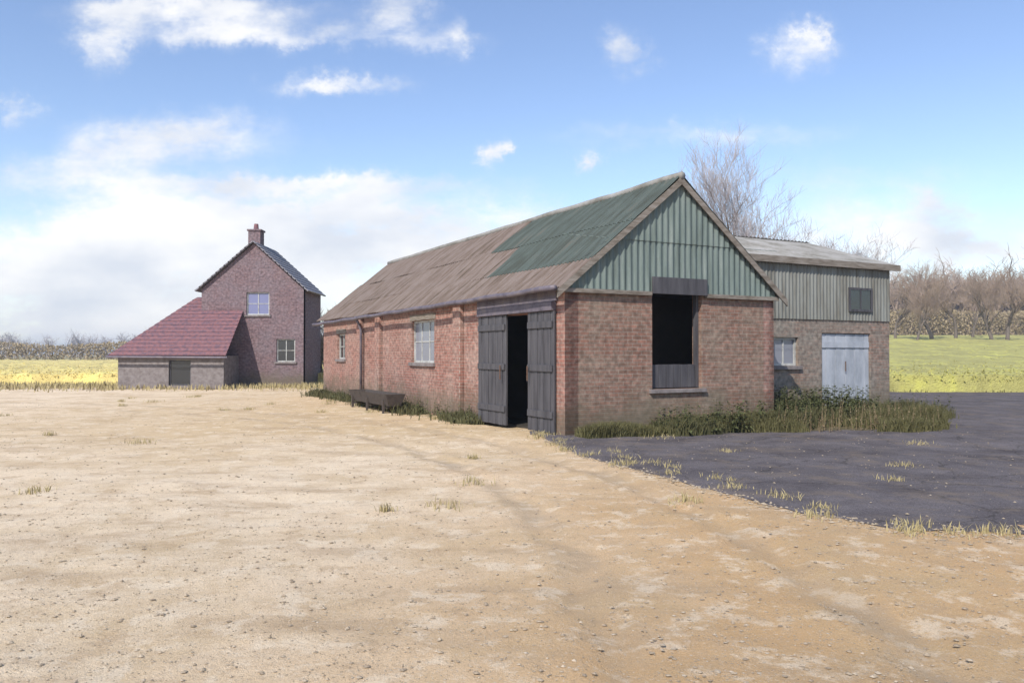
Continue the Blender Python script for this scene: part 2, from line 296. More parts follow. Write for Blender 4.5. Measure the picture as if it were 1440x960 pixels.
# dark lane coming in from the right and ending in a point before the barn
NEAR = [(.3,15.7),(.56,15.0),(1.12,12.5),(1.62,11),(2.42,9.05),(2.88,8.0),(3.5,7.2),(4.6,6.95),(8,6.7),(60,6)]
def interp(x):
    for (a,p),(b,q) in zip(NEAR, NEAR[1:]):
        if x <= b: return p+(q-p)*(x-a)/(b-a)
    return NEAR[-1][1]
def ground_sheet():
    top = []; bot = []
    n = 260
    for i in range(n+1):
        t = i/n; x = .35+42*t**1.7
        wob = .10*noise.noise(Vector((x*1.3, 4, 0)))+.04*noise.noise(Vector((x*6, 4, 0)))
        # near edge
        yn = 16.3-2.6*(x-.35) if x < 1.0 else None
        k = x-.35
        near = interp(x) + wob*1.5 + .05*noise.noise(Vector((x*14, 7, 0)))
        farr = 15.95+.3*(1-math.exp(-k))+.03*k+wob+17*ss(8.5, 13.5, x)+1.2*noise.noise(Vector((x*.5, 3, 3)))*ss(9,13,x)
        top.append((x, farr)); bot.append((x, near))
    v = []; f = []; K = 14
    for (x, a), (_, b_) in zip(top, bot):
        for j in range(K+1):
            y = b_+(a-b_)*j/K; v.append((x, y, hz(x, y)+.006+.022*min(1, 3*math.sin(math.pi*j/K))))
    for i in range(n):
        for j in range(K):
            q = i*(K+1)+j; f.append((q, q+K+1, q+K+2, q+1))
    m = material('dark_ground', [(.07,.061,.063),(.108,.096,.099),(.15,.134,.137)], scale=.9, spec=.05, rough=1, bump=.6, bscale=90, bdist=.01, stops=[.3,.5,.72])
    N = m.node_tree.nodes; L = m.node_tree.links; b = N['Principled BSDF']
    tc = N.new('ShaderNodeTexCoord'); vz = N.new('ShaderNodeTexVoronoi'); vz.inputs['Scale'].default_value = 90; L.new(tc.outputs['Object'], vz.inputs[0])
    src = b.inputs['Base Color'].links[0].from_socket
    cw = N.new('ShaderNodeTexNoise'); cw.inputs['Scale'].default_value = 3; cw.inputs['Detail'].default_value = 6; L.new(tc.outputs['Object'], cw.inputs[0])
    ca = N.new('ShaderNodeVectorMath'); ca.operation='MULTIPLY_ADD'; L.new(cw.outputs['Color'], ca.inputs[0]); ca.inputs[1].default_value=(.5,.5,0); L.new(tc.outputs['Object'], ca.inputs[2])
    cv = N.new('ShaderNodeTexVoronoi'); cv.feature='DISTANCE_TO_EDGE'; cv.inputs['Scale'].default_value=.7; L.new(ca.outputs[0], cv.inputs[0])
    ck = N.new('ShaderNodeMapRange'); L.new(cv.outputs['Distance'], ck.inputs[0]); ck.inputs[1].default_value=.002; ck.inputs[2].default_value=.014; ck.inputs[3].default_value=.5; ck.inputs[4].default_value=0
    cm = N.new('ShaderNodeMix'); cm.data_type='RGBA'; L.new(ck.outputs[0], cm.inputs['Factor']); L.new(src, cm.inputs['A']); cm.inputs['B'].default_value=(.03,.028,.024,1); src = cm.outputs['Result']
    hs = N.new('ShaderNodeHueSaturation'); L.new(src, hs.inputs['Color'])
    mr = N.new('ShaderNodeMapRange'); L.new(vz.outputs['Color'], mr.inputs[0]); mr.inputs[3].default_value=.65; mr.inputs[4].default_value=1.4
    L.new(mr.outputs[0], hs.inputs['Value']); 
    n1 = N.new('ShaderNodeTexNoise'); n1.inputs['Scale'].default_value=1.4; n1.inputs['Detail'].default_value=10; n1.inputs['Roughness'].default_value=.75; L.new(tc.outputs['Object'], n1.inputs[0])
    r1 = N.new('ShaderNodeMapRange'); L.new(n1.outputs[0], r1.inputs[0]); r1.inputs[1].default_value=.5; r1.inputs[2].default_value=.66; r1.inputs[4].default_value=.62
    mx = N.new('ShaderNodeMix'); mx.data_type='RGBA'; L.new(r1.outputs[0], mx.inputs['Factor']); L.new(hs.outputs[0], mx.inputs['A']); mx.inputs['B'].default_value=(.19,.15,.115,1)
    L.new(mx.outputs['Result'], b.inputs['Base Color'])
    me = bpy.data.meshes.new('dark_sheet'); me.from_pydata(v, [], f); me.materials.append(m)
    me.polygons.foreach_set('use_smooth', [True]*len(me.polygons))
    o = bpy.data.objects.new('dark_sheet', me); link(o); o['kind'] = 'structure'
    return top, bot
LT, LB = ground_sheet()

# loose stones over the yard
def stones(name, n, area, smin, smax, m):
    mb = MB()
    ico = [(0,0,1),(.9,0,.3),(.28,.85,.3),(-.72,.53,.3),(-.72,-.53,.3),(.28,-.85,.3),(.0,0,-.6)]
    fc = [(0,1,2),(0,2,3),(0,3,4),(0,4,5),(0,5,1),(6,2,1),(6,3,2),(6,4,3),(6,5,4),(6,1,5)]
    for _ in range(n):
        x, y = area(); s = smin*(smax/smin)**(random.random()**2.2); a = random.random()*6.28; z = hz(x, y)
        b0 = len(mb.v); sx = random.uniform(.7,1.4); sz = random.uniform(.35,.75)
        for q in ico:
            jx = [c*random.uniform(.75,1.2) for c in q]
            px, py = jx[0]*sx*s, jx[1]*s
            mb.v.append((x+px*math.cos(a)-py*math.sin(a), y+px*math.sin(a)+py*math.cos(a), z+jx[2]*sz*s+s*.1))
        mb.f += [tuple(b0+i for i in q) for q in fc]
    o = mb.build(name, m); return o
def edge():
    x = .6+8*random.random()**1.3; return x, interp(x)+random.gauss(0, .22)
def on_dark():
    x = random.uniform(1, 14); return x, random.uniform(interp(x)+.1, 16)
def fore():
    y = 2.6+26*random.random()**1.8; return random.uniform(-.72*y-1, .72*y+1), y
mst = material('yard_stone', [(.16,.125,.09),(.34,.27,.19),(.5,.42,.32)], scale=11, bump=.5, bscale=70)
st = stones('gravel', 30000, fore, .003, .022, mst); st['kind'] = 'stuff'; st['label'] = 'small loose stones scattered over the pale yard'
def near(): y = 2.5+6*random.random()**1.3; return random.uniform(-.7*y-.3, .7*y+.3), y
ns = stones('gravel', 34000, near, .0015, .009, mst); ns['kind'] = 'stuff'; ns['label'] = 'fine loose chippings over the nearest part of the yard'
ed_ = stones('gravel', 5000, edge, .005, .03, mst); ed_['kind'] = 'stuff'; ed_['label'] = 'loose stones spilled along the broken edge of the dark ground'
og = stones('grit', 2500, on_dark, .004, .02, mst)
for v_ in og.data.vertices: v_.co.z += .026
og['kind'] = 'stuff'; og['label'] = 'fine grit scattered over the dark ground'
# ---------------------------------------------------------------- grass
def blades(n, area, h0, h1, m, name, label, w=.012, lean=.5, patch=None):
    mb = MB()
    k = 0
    while k < n:
        x, y = area()
        if patch is not None:
            d = noise.noise(Vector((x*patch, y*patch, 2.2)))
            if d < random.uniform(-.35, .35): continue
            hm = .7+.8*max(0, d)
        else: hm = 1
        k += 1
        z = hz(x, y); a = random.random()*6.28; h = random.uniform(h0, h1)*hm; l = random.uniform(0, lean)*h
        ww = w*random.uniform(.6, 1.5); b = random.random()*6.28; dx, dy = math.cos(b)*ww, math.sin(b)*ww
        ax, ay = math.cos(a)*l, math.sin(a)*l; n0 = len(mb.v)
        mb.v += [(x-dx,y-dy,z-.02),(x+dx,y+dy,z-.02),(x+ax*.35+dx*.8,y+ay*.35+dy*.8,z+h*.6),(x+ax*.35-dx*.8,y+ay*.35-dy*.8,z+h*.6),(x+ax,y+ay,z+h)]
        mb.f += [(n0,n0+1,n0+2,n0+3),(n0+3,n0+2,n0+4)]
    o = mb.build(name, m); o['kind'] = 'stuff'; o['label'] = label; o['category'] = 'grass'
    del o['category']; return o
ROT = R(28); OX, OY = 1.0, 15.06
def loc2w(a, b): # barn-local to world
    return OX+.883*a-.469*b, OY+.469*a+.883*b
def verge():
    a = random.uniform(-1.0, 10.9); b = -random.uniform(0.02, 2.6 if a > 1 else .9)
    x, y = loc2w(a, b)
    lim = 16.05
    if (y < lim-.25*random.random() and a > .2) or y < 16.1+17*ss(8.5, 13.5, x)-.2: return verge()
    return x, y
blades(42000, verge, .1, .42, M_GRASS, 'grass', 'rough olive grass along the foot of the barn gable', patch=.7, w=.007, lean=.8)
def foot(): return loc2w(random.uniform(.05, 2.4), -random.uniform(.03, .75)**1.3)
blades(7000, foot, .08, .34, M_GRASS, 'grass', 'low olive grass at the near corner of the barn gable', patch=.9, w=.007, lean=.8)
def tall():
    a = random.uniform(1.9, 10.8); b = -random.uniform(.05, .95)
    if 5.5 < a: b += 1.1*random.random()
    if a > 9.6 and random.random() < .7: a -= 3
    return loc2w(a, b)
blades(28000, tall, .18, .56, M_GRASSD, 'tall_grass', 'tall weedy grass against the gable and wing walls', w=.009, lean=.6, patch=.9)
def right_edge():
    x = random.uniform(9, 40); y = random.uniform(16.4, 36)
    if y < 16.1+17*ss(8.5, 13.5, x)+random.gauss(0, .35): return right_edge()
    return x, y
blades(30000, right_edge, .06, .26, M_GRASS, 'meadow_grass', 'dark olive meadow grass to the right of the barn', w=.014, lean=.9, patch=.35)
def plants(n, area, h0, h1, m, name, label, leaf=.05):
    mb = MB()
    for _ in range(n):
        x, y = area(); z = hz(x, y); h = random.uniform(h0, h1); lx, ly = random.gauss(0,.1)*h, random.gauss(0,.1)*h
        mb.tube([(x,y,z-.02),(x+lx*.5,y+ly*.5,z+h*.5),(x+lx,y+ly,z+h)], [.005,.004,.002], 3)
        k = int(h/.05)
        for i in range(k):
            t = (i+.5)/k; px, py, pz = x+lx*t, y+ly*t, z+h*t; a = i*2.4+random.random(); L_ = leaf*random.uniform(.7,1.4)*(1.3-.8*t); c, q = math.cos(a), math.sin(a); w_ = L_*.32; dr = random.uniform(-.5,.2)*L_
            mb.face((px,py,pz),(px+c*L_*.5-q*w_,py+q*L_*.5+c*w_,pz+.01),(px+c*L_,py+q*L_,pz+dr),(px+c*L_*.5+q*w_,py+q*L_*.5-c*w_,pz+.01))
    o = mb.build(name, m); o['kind'] = 'stuff'; o['label'] = label
M_NETTLE = leafmat('nettle_leaf', (.045,.055,.02), (.11,.115,.045)); M_DEAD = leafmat('dead_stalk', (.16,.11,.06), (.27,.2,.12))
plants(420, tall, .25, .66, M_NETTLE, 'nettles', 'leafy dark green nettles among the grass by the gable and shed', .11)
def shedfoot(): return loc2w(random.uniform(5.5, 8.4), random.uniform(-.4, 1.1))
plants(300, shedfoot, .4, .9, M_NETTLE, 'nettles', 'tall nettles filling the corner between gable and shed', .12)
plants(170, verge, .2, .6, M_DEAD, 'dead_stalks', 'brown dead weed stalks standing in the grass before the gable', .05)
def longwall():
    b = random.uniform(3.4, 18.5); a = -abs(random.gauss(0, .28))-.03
    return loc2w(a, b)
plants(160, lambda: longwall(), .15, .5, M_NETTLE, 'nettles', 'scattered nettles at the foot of the long brick wall', .08)
blades(7500, longwall, .06, .34, M_GRASSD, 'wall_weeds', 'thin weeds along the foot of the long brick wall', patch=.8)
def tuft_area():
    c = TU[random.randrange(len(TU))]; return c[0]+random.gauss(0, c[2]), c[1]+random.gauss(0, c[2])
TU = [(random.uniform(-14, 9), random.uniform(8, 30), random.uniform(.04,.14)) for _ in range(70)]+[(random.uniform(.2,1)*1+p[0]*1-.3, p[1]-.12, .09) for p in LB[::3] if p[0] < 9]
blades(6500, tuft_area, .03, .11, M_DRY, 'dry_tufts', 'small dry grass tufts dotted over the dusty yard', w=.005, lean=.9)
def yardend():
    return random.uniform(-40, -3), random.gauss(37.5, 1.5)
blades(9000, yardend, .08, .3, M_DRY, 'dry_grass', 'dry pale grass at the far edge of the yard', w=.02)

# ---------------------------------------------------------------- yellow crop fields
def crop(name, label, poly_fn, y0, y1, x0f, x1f, height, nx, ny, c1, c2):
    mb = MB(); vs = []
    for j in range(ny+1):
        y = y0+(y1-y0)*(j/ny)**1.8
        for i in range(nx+1):
            t = i/nx; x = x0f(y)+(x1f(y)-x0f(y))*t
            e = min(1, j/1.0)*1.0
            hh = height*(0 if j == 0 or i in (0, nx) else 1)*(1+.16*noise.noise(Vector((x*.8, y*.8, 1)))+.12*noise.noise(Vector((x*3, y*2, 1))))
            mb.v.append((x, y, hz(x, y)-.1+hh+.1*random.random()))
    for j in range(ny):
        for i in range(nx):
            q = j*(nx+1)+i; mb.f.append((q, q+1, q+nx+2, q+nx+1))
    # loose flower heads on top near the front edge
    for _ in range(14000):
        y = y0+(y1-y0)*.5*random.random()**3; x = random.uniform(x0f(y), x1f(y)); z = hz(x, y)+height*random.uniform(.6, 1.22)
        s = random.uniform(.03, .09); n0 = len(mb.v)
        for k in range(3):
            mb.v.append((x+random.uniform(-s,s), y+random.uniform(-s,s), z+random.uniform(-s,s)))
        mb.f.append((n0,n0+1,n0+2))
    m = material('crop_'+name, [tuple(q*.72 for q in c1), c1, c2], scale=.5, stretch=(1.6,.35,1), detail=10, rough=.8, bump=.6, bscale=14, bdist=.1)
    o = mb.build(name, m); o['kind'] = 'stuff'; o['label'] = label
crop('yellow_crop', 'bright yellow crop field at the left beyond the yard', None, 41, 132, lambda y: -1.1*y-20, lambda y: -.25*y+4, .6, 220, 50, (.66,.53,.2), (.78,.68,.22))
crop('green_crop', 'yellow green crop field rising to the right of the barn', None, 33, 165, lambda y: .38*y, lambda y: 1.1*y+25, .75, 220, 60, (.37,.34,.115), (.54,.52,.12))

# ---------------------------------------------------------------- barn
def panel(mb, P, U, Nn, L, H, th, openings):
    """wall panel with openings; P origin, U along, Nn outward normal, thickness inward. openings (u0,u1,z0,z1)"""
    P, U, Nn = Vector(P), Vector(U), Vector(Nn); Z = Vector((0,0,1))
    us = sorted({0, L, *[o[0] for o in openings], *[o[1] for o in openings]}); zs = sorted({0, H, *[o[2] for o in openings], *[o[3] for o in openings]})
    def isopen(i, j):
        if i < 0 or j < 0 or i >= len(us)-1 or j >= len(zs)-1: return True
        um = (us[i]+us[i+1])/2; zm = (zs[j]+zs[j+1])/2
        return any(o[0] < um < o[1] and o[2] < zm < o[3] for o in openings)
    def pt(u, z, d): return P+U*u+Z*z-Nn*d
    for i in range(len(us)-1):
        for j in range(len(zs)-1):
            if isopen(i, j): continue
            a, b, c, d = us[i], us[i+1], zs[j], zs[j+1]
            mb.face(pt(a,c,0), pt(b,c,0), pt(b,d,0), pt(a,d,0)); mb.face(pt(a,c,th), pt(a,d,th), pt(b,d,th), pt(b,c,th))
            if isopen(i-1, j): mb.face(pt(a,c,0), pt(a,d,0), pt(a,d,th), pt(a,c,th))
            if isopen(i+1, j): mb.face(pt(b,c,0), pt(b,c,th), pt(b,d,th), pt(b,d,0))
            if isopen(i, j-1): mb.face(pt(a,c,0), pt(a,c,th), pt(b,c,th), pt(b,c,0))
            if isopen(i, j+1): mb.face(pt(a,d,0), pt(b,d,0), pt(b,d,th), pt(a,d,th))
def corrugated(mb, P, U, V, Nn, L, top, bot=lambda u: 0, pitch=.15, amp=.018, th=.006, seg=6, sag=0):
    """sheet: columns along U (0..L), each from bot(u) to top(u) along V"""
    P, U, V, Nn = map(Vector, (P, U, V, Nn)); n = int(L/pitch*seg); rows = 5
    g = {}
    for side in (0, 1):
        for i in range(n+1):
            u = L*i/n; o = amp*math.sin(2*math.pi*u/pitch)-side*th
            for r in range(rows+1):
                a = bot(u)+(top(u)-bot(u))*r/rows
                s = sag*noise.noise(Vector((u*.5, a*.6, 1)))
                g[side, i, r] = len(mb.v); mb.v.append(tuple(P+U*u+V*a+Nn*(o+s)))
    for i in range(n):
        for r in range(rows):
            mb.f.append((g[0,i,r], g[0,i+1,r], g[0,i+1,r+1], g[0,i,r+1])); mb.f.append((g[1,i,r], g[1,i,r+1], g[1,i+1,r+1], g[1,i+1,r]))
        mb.f.append((g[0,i,0], g[1,i,0], g[1,i+1,0], g[0,i+1,0])); mb.f.append((g[0,i,rows], g[0,i+1,rows], g[1,i+1,rows], g[1,i,rows]))
    for r in range(rows):
        mb.f.append((g[0,0,r], g[0,0,r+1], g[1,0,r+1], g[1,0,r])); mb.f.append((g[0,n,r], g[1,n,r], g[1,n,r+1], g[0,n,r+1]))
BW, BL, EH, RH = 5.42, 17.5, 2.95, 5.15
barn = thing('brick_barn', 'long pinkish brick barn with brown sheet roof and grey green gable above a black doorway', 'barn', (OX, OY, 0), ROT)
w = MB()
long_op = [(BL-3.5, BL-.38, 0, 2.42), (BL-8.1, BL-6.45, 1.35, 2.5), (BL-15.6, BL-14.6, 1.4, 2.3)]
# long wall faces -x ; run from far end to near corner so that u grows towards the viewer
panel(w, (0, BL, 0), (0,-1,0), (-1,0,0), BL, EH, .3, long_op)
fw = MB(); panel(fw, (.302, 0, 0), (1,0,0), (0,-1,0), BW-.604, EH, .3, [(1.76, 3.06, .88, EH)]); fw.build('front_wall', M_BRICKG, barn)
panel(w, (BW, 0, 0), (0,1,0), (1,0,0), BL, EH, .3, [])
panel(w, (BW-.302, BL, 0), (-1,0,0), (0,1,0), BW-.604, EH, .3, [])
w.face((0,0,0),(.302,0,0),(.302,0,EH),(0,0,EH)); w.face((BW-.302,0,0),(BW,0,0),(BW,0,EH),(BW-.302,0,EH))
wo = w.build('wall', M_BRICK, barn)
# far gable
MB().prism([(0,BL,EH),(BW,BL,EH),(BW/2,BL,RH)], [(0,BL-.3,EH),(BW,BL-.3,EH),(BW/2,BL-.3,RH)]).build('rear_gable', M_BRICK, barn)
# brick piers
for q in (4.6, 10.6, 12.5):
    MB().box(-.11, -.003, q, q+.42, 0, EH-.05).build('pier', M_BRICK, barn, bevel=.01)
pitch = math.atan2(RH-EH, BW/2); cp, sp_ = math.cos(pitch), math.sin(pitch)
# cladding of the gable: sheet between eaves and verge
c = MB()
corrugated(c, (-.05, -.05, EH-.12), (1,0,0), (0,0,1), (0,-1,0), BW+.1, lambda u: min(1.12, .12+(RH-EH)*(1-abs(u-.05-BW/2)/(BW/2+.0))) if 0 < u-.05 < BW else .13, pitch=.15, amp=.016)
c2_ = MB(); corrugated(c2_, (-.05, -.068, EH-.12), (1,0,0), (0,0,1), (0,-1,0), BW+.1, lambda u: max(1.03, .12+(RH-EH)*(1-abs(u-.05-BW/2)/(BW/2))), lambda u: 1.02, pitch=.15, amp=.016); c2_.build('gable_cladding', M_GREEN, barn)
c.build('gable_cladding', M_GREEN, barn)
# sheet seams and timber trim
for xa, xb in ((-.06, 1.995), (3.425, BW+.06)): MB().box(xa, xb, -.10, -.02, EH-.19, EH-.11).build('trim_board', M_TRIM, barn)
SL = (BW/2)/cp+.28
def course(side, ya, yb, v0, v1, m, lift):
    r = MB(); sg = 1 if side == 0 else -1; x0 = -.28*cp if side == 0 else BW+.28*cp
    corrugated(r, (x0-sg*lift*sp_, ya, EH+.06-.28*sp_+lift*cp), (0,1,0), (sg*cp,0,sp_), (-sg*sp_,0,cp), yb-ya, lambda u: v1, lambda u: v0, pitch=.15, amp=.02, sag=.05)
    r.build('roof', m, barn)
for side in (0, 1):       # three overlapping courses of sheets, patched with greener ones near the gable
    course(side, -.16, BL+.25, 0, 1.02, M_RUST, 0)
    course(side, -.16, 4.5, .93, 2.3, M_ROOFG, .012); course(side, 4.35, BL+.25, .93, 2.3, M_RUST, .012 if side else .010)
    course(side, -.16, 6.1, 2.2, SL, M_ROOFG, .026); course(side, 5.95, BL+.25, 2.2, SL, M_RUST, .022)
rc = MB(); rc.tube([(BW/2, -.17+ (BL+.44)*i/30, RH+.075+.03*noise.noise(Vector((i*.4,0,0)))) for i in range(31)], .085, 8); rc.build('ridge_cap', M_ROOFR, barn, smooth=True)
for sgn in (0, 1):   # verge boards
    p0 = Vector((-.26, -.165, EH-.16)) if sgn == 0 else Vector((BW+.26, -.165, EH-.16)); p1 = Vector((BW/2, -.165, RH+.05))
    dn = Vector((0,0,-.15)); bk = Vector((0,.03,0))
    MB().prism([p0, p1, p1+dn, p0+dn], [p0+bk, p1+bk, p1+dn+bk, p0+dn+bk]).build('verge_board', M_TRIM, barn)
# gutter and downpipe on the long side
g = MB(); g.tube([(-.34, -.2+i*.6, EH-.13-.004*i+.012*math.sin(i*1.7)) for i in range(31)], .055, 8); g.build('gutter', M_STEEL, barn, smooth=True)
MB().tube([(-.34, 12.35, EH-.16), (-.2, 12.35, EH-.4), (-.13, 12.35, EH-.6), (-.13, 12.35, .1)], .045, 8).build('downpipe', M_STEEL, barn, smooth=True)
MB().box(-.02, .28, 0, 0, 0, 0)
# floor, and black panels added so the openings stay dark inside
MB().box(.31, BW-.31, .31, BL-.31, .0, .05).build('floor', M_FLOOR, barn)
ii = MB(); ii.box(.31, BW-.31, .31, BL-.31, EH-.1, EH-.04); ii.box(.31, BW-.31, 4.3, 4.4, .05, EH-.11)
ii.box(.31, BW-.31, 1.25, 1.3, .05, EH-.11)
ii.build('shade_partition', M_INNER, barn)
for xa, xb in ((.305,.33),(BW-.33,BW-.305)): MB().box(xa, xb, .31, BL-4.6 if xa > 1 else 1.2, .05, EH-.11).build('shade_lining', M_INNER, barn)  # side panels added to darken the view through the openings
# sliding-door header and two dark leaves with a gap between
MB().box(-.13, -.004, .30, 3.62, 2.43, 2.60).build('door_track', M_STEEL, barn, bevel=.01)
MB().box(-.06, -.006, .24, 3.75, 2.61, 2.86).build('lintel', M_STEEL, barn, bevel=.01)
def leafdoor(y0, y1):
    d = MB(); n = 8; ww = (y1-y0)/n
    for i in range(n): d.box(-.075-.008*(i % 2), -.035, y0+i*ww, y0+(i+1)*ww-.006, .06+.01*random.random(), 2.42)
    o = d.build('door', M_DOOR, barn, bevel=.003)
    for z in (.35, 1.25, 2.1): MB().box(-.115, -.086, y0+.03, y1-.03, z, z+.13).build('ledge', M_DOOR, o, bevel=.004)
    MB().tube([(-.16, y0+.12 if y0 > 1 else y1-.12, 1.05), (-.16, y0+.12 if y0 > 1 else y1-.12, 1.35)], .014, 6).build('handle', M_RUSTM, o)
    return o
leafdoor(.28, 1.30); leafdoor(2.26, 3.62)
def window(parent, P, U, Nn, wd, ht, frame_m, pane_m, nx=2, nz_=2, sill=True, name='window'):
    """window whose lower left corner is P in the wall plane, set into the reveal"""
    P, U, Nn = Vector(P), Vector(U), Vector(Nn); Z = Vector((0,0,1))
    def bar(mb, u0, u1, z0, z1, d0, d1):
        q = lambda u, z, d: P+U*u+Z*z-Nn*d
        mb.prism([q(u0,z0,d0), q(u1,z0,d0), q(u1,z1,d0), q(u0,z1,d0)], [q(u0,z0,d1), q(u1,z0,d1), q(u1,z1,d1), q(u0,z1,d1)])
    f = MB(); t = .06
    bar(f, .004, wd-.004, .004, t, .08, .15); bar(f, .004, wd-.004, ht-t, ht-.004, .08, .15); bar(f, .004, t, t, ht-t, .08, .15); bar(f, wd-t, wd-.004, t, ht-t, .08, .15)
    for i in range(1, nx): bar(f, wd*i/nx-.018, wd*i/nx+.018, t, ht-t, .09, .14)
    for i in range(1, nz_): bar(f, t, wd-t, ht*i/nz_-.014, ht*i/nz_+.014, .095, .135)
    o = f.build(name, frame_m, parent)
    p = MB(); bar(p, t*.7, wd-t*.7, t*.7, ht-t*.7, .112, .118); p.build('pane', pane_m, o)
    if sill:
        s = MB(); bar(s, -.08, wd+.08, -.09, -.003, -.07, .14); s.build('sill', M_PLINTH, o, bevel=.008)
    return o
window(barn, (0, 8.1, 1.35), (0,-1,0), (-1,0,0), 1.65, 1.15, M_PAINT, M_GLASSP, 3, 2)
window(barn, (0, 15.6, 1.4), (0,-1,0), (-1,0,0), 1.0, .9, M_PAINT, M_GLASSD, 2, 2)
# timber lintels over openings
for (a, b_, z) in ((6.35, 8.2, 2.505), (14.5, 15.7, 2.305)): MB().box(-.02, .1, a, b_, z, z+.16).build('lintel', M_TRIM, barn)
MB().box(2.0, 3.42, -.115, -.075, 2.80, 3.14).build('lintel', M_DOOR, barn, bevel=.006)
MB().box(1.98, 3.44, -.07, .2, .80, .878).build('sill', M_PLINTH, barn, bevel=.008)
# door frame of the black gable opening + half-height hatch board
fr = MB(); fr.box(2.065, 2.125, .1, .2, .9, 2.94); fr.box(3.295, 3.355, .1, .2, .9, 2.94); fr.box(2.127, 3.293, .1, .2, 2.88, 2.94); fr.build('door_frame', M_DOOR, barn)
hb = MB()
for i in range(6): hb.box(2.13+.192*i, 2.13+.192*i+.184, .12, .15, .9, 1.36+.02*random.random())
hb.build('half_door', M_DOOR, barn, bevel=.003)
# ---------------------------------------------------------------- right-hand wing
wx0, wx1, wy0, wy1 = BW+.01, 10.9, 1.2, 7.4
wing = thing('lean_to_shed', 'low brick and grey sheet shed joined to the right side of the barn gable', 'shed', (OX, OY, 0), ROT)
w = MB(); WB = 2.55
ops = [(6.67-wx0, 7.5-wx0, 1.3, 2.0), (8.33-wx0, 10.15-wx0, 0, 2.12)]
panel(w, (wx0, wy0, 0), (1,0,0), (0,-1,0), wx1-wx0, WB, .24, ops)
panel(w, (wx1, wy0+.242, 0), (0,1,0), (1,0,0), wy1-wy0-.242, WB, .24, [])
w.face((wx1,wy0,0),(wx1,wy0+.242,0),(wx1,wy0+.242,WB),(wx1,wy0,WB))
w.build('wall', M_BRICKW, wing)
c = MB(); HH = 3.92
corrugated(c, (wx0, wy0-.03, WB-.1), (1,0,0), (0,0,1), (0,-1,0), wx1-wx0, lambda u: HH-WB+.1+.12*(0), pitch=.12, amp=.012)
corrugated(c, (wx1+.03, wy0, WB-.1), (0,1,0), (0,0,1), (1,0,0), wy1-wy0, lambda u: HH-WB+.1+.1*u, pitch=.12, amp=.012)
c.build('cladding', M_CLADW, wing)
r = MB(); pt_ = math.atan2(.95, 3.0)
corrugated(r, (wx0-.0, wy0-.12, HH+.02), (1,0,0), (0,math.cos(pt_),math.sin(pt_)), (0,-math.sin(pt_),math.cos(pt_)), wx1-wx0+.25, lambda u: 3.3, pitch=.15, amp=.02, sag=.04)
corrugated(r, (wx0-.0, wy0-.3+6.3, HH+.02), (1,0,0), (0,-math.cos(pt_),math.sin(pt_)), (0,math.sin(pt_),math.cos(pt_)), wx1-wx0+.25, lambda u: 3.3, pitch=.15, amp=.02, sag=.04)
r.build('roof', M_ROOFR, wing)
MB().prism([(wx1-.02,wy0,HH-.02),(wx1-.02,wy0+5.7,HH-.02),(wx1-.02,wy0+2.85,HH+.95)],[(wx1-.08,wy0,HH-.02),(wx1-.08,wy0+5.7,HH-.02),(wx1-.08,wy0+2.85,HH+.95)]).build('end_gable', M_TRIM, wing)
MB().box(wx0, wx1+.27, wy0-.16, wy0-.12, HH-.13, HH+.03).build('fascia', M_TRIM, wing)
window(wing, (6.67, wy0, 1.3), (1,0,0), (0,-1,0), .83, .7, M_PAINT, M_GLASSP, 2, 1)
d = MB()
for i in range(10): d.box(8.34+.18*i, 8.34+.18*i+.174, wy0+.05-.006*(i%2), wy0+.09, .05, 2.1)
dd = d.build('door', M_PALE, wing, bevel=.003)
b = MB(); b.box(8.36, 10.12, wy0+.02, wy0+.041, 1.75, 1.9); b.build('ledge', M_PALE, dd)
MB().tube([(9.2, wy0+.0, 1.15), (9.2, wy0+.0, 1.4)], .014, 6).build('handle', M_RUSTM, dd)
# high dark window in the cladding: a framed box standing just proud of the sheets
f = MB(); y_ = wy0-.075
f.box(9.26, 10.16, y_, wy0-.045, 2.68, 2.74); f.box(9.26, 10.16, y_, wy0-.045, 3.24, 3.3); f.box(9.26, 9.32, y_, wy0-.045, 2.741, 3.239); f.box(10.1, 10.16, y_, wy0-.045, 2.741, 3.239); f.box(9.69, 9.73, y_+.005, wy0-.045, 2.741, 3.239)
fo = f.build('window', M_DOOR, wing); MB().box(9.3, 10.12, wy0-.058, wy0-.05, 2.72, 3.26).build('pane', M_GLASSD, fo)

# ---------------------------------------------------------------- farmhouse far left
house = thing('farmhouse', 'small violet grey farmhouse with steep gable, chimney and red tiled lean-to roof', 'house', (0, 0, 0))
def tiled(mb, A, B, C, D, rows, th=.05):
    """roof plane A-B eave, D-C ridge built of overlapping courses"""
    A, B, C, D = map(Vector, (A, B, C, D)); nrm = (B-A).cross(D-A).normalized()
    if nrm.z < 0: nrm = -nrm
    for i in range(rows):
        t0, t1 = i/rows, (i+1)/rows+.02
        a, b_, c_, d_ = A.lerp(D, t0), B.lerp(C, t0), B.lerp(C, min(t1,1)), A.lerp(D, min(t1,1))
        hi = nrm*(th*1.0); lo = nrm*(th*.35)
        mb.prism([a+hi, b_+hi, c_+lo, d_+lo], [a-lo, b_-lo, c_-lo*1.2, d_-lo*1.2])
hx0, hx1, hy0, hy1, he, hp = -14.9, -10.0, 38.2, 41.6, 4.7, 6.9; hm = -12.4
w = MB(); panel(w, (hx0, hy0, 0), (1,0,0), (0,-1,0), hx1-hx0, he, .3, [(2.15, 3.25, 3.45, 4.55), (3.6, 4.5, 1.2, 2.3)])
panel(w, (hx1, hy0+.302, 0), (0,1,0), (1,0,0), hy1-hy0-.302, he, .3, []); panel(w, (hx0, hy1, 0), (0,-1,0), (-1,0,0), hy1-hy0-.302, he, .3, [])
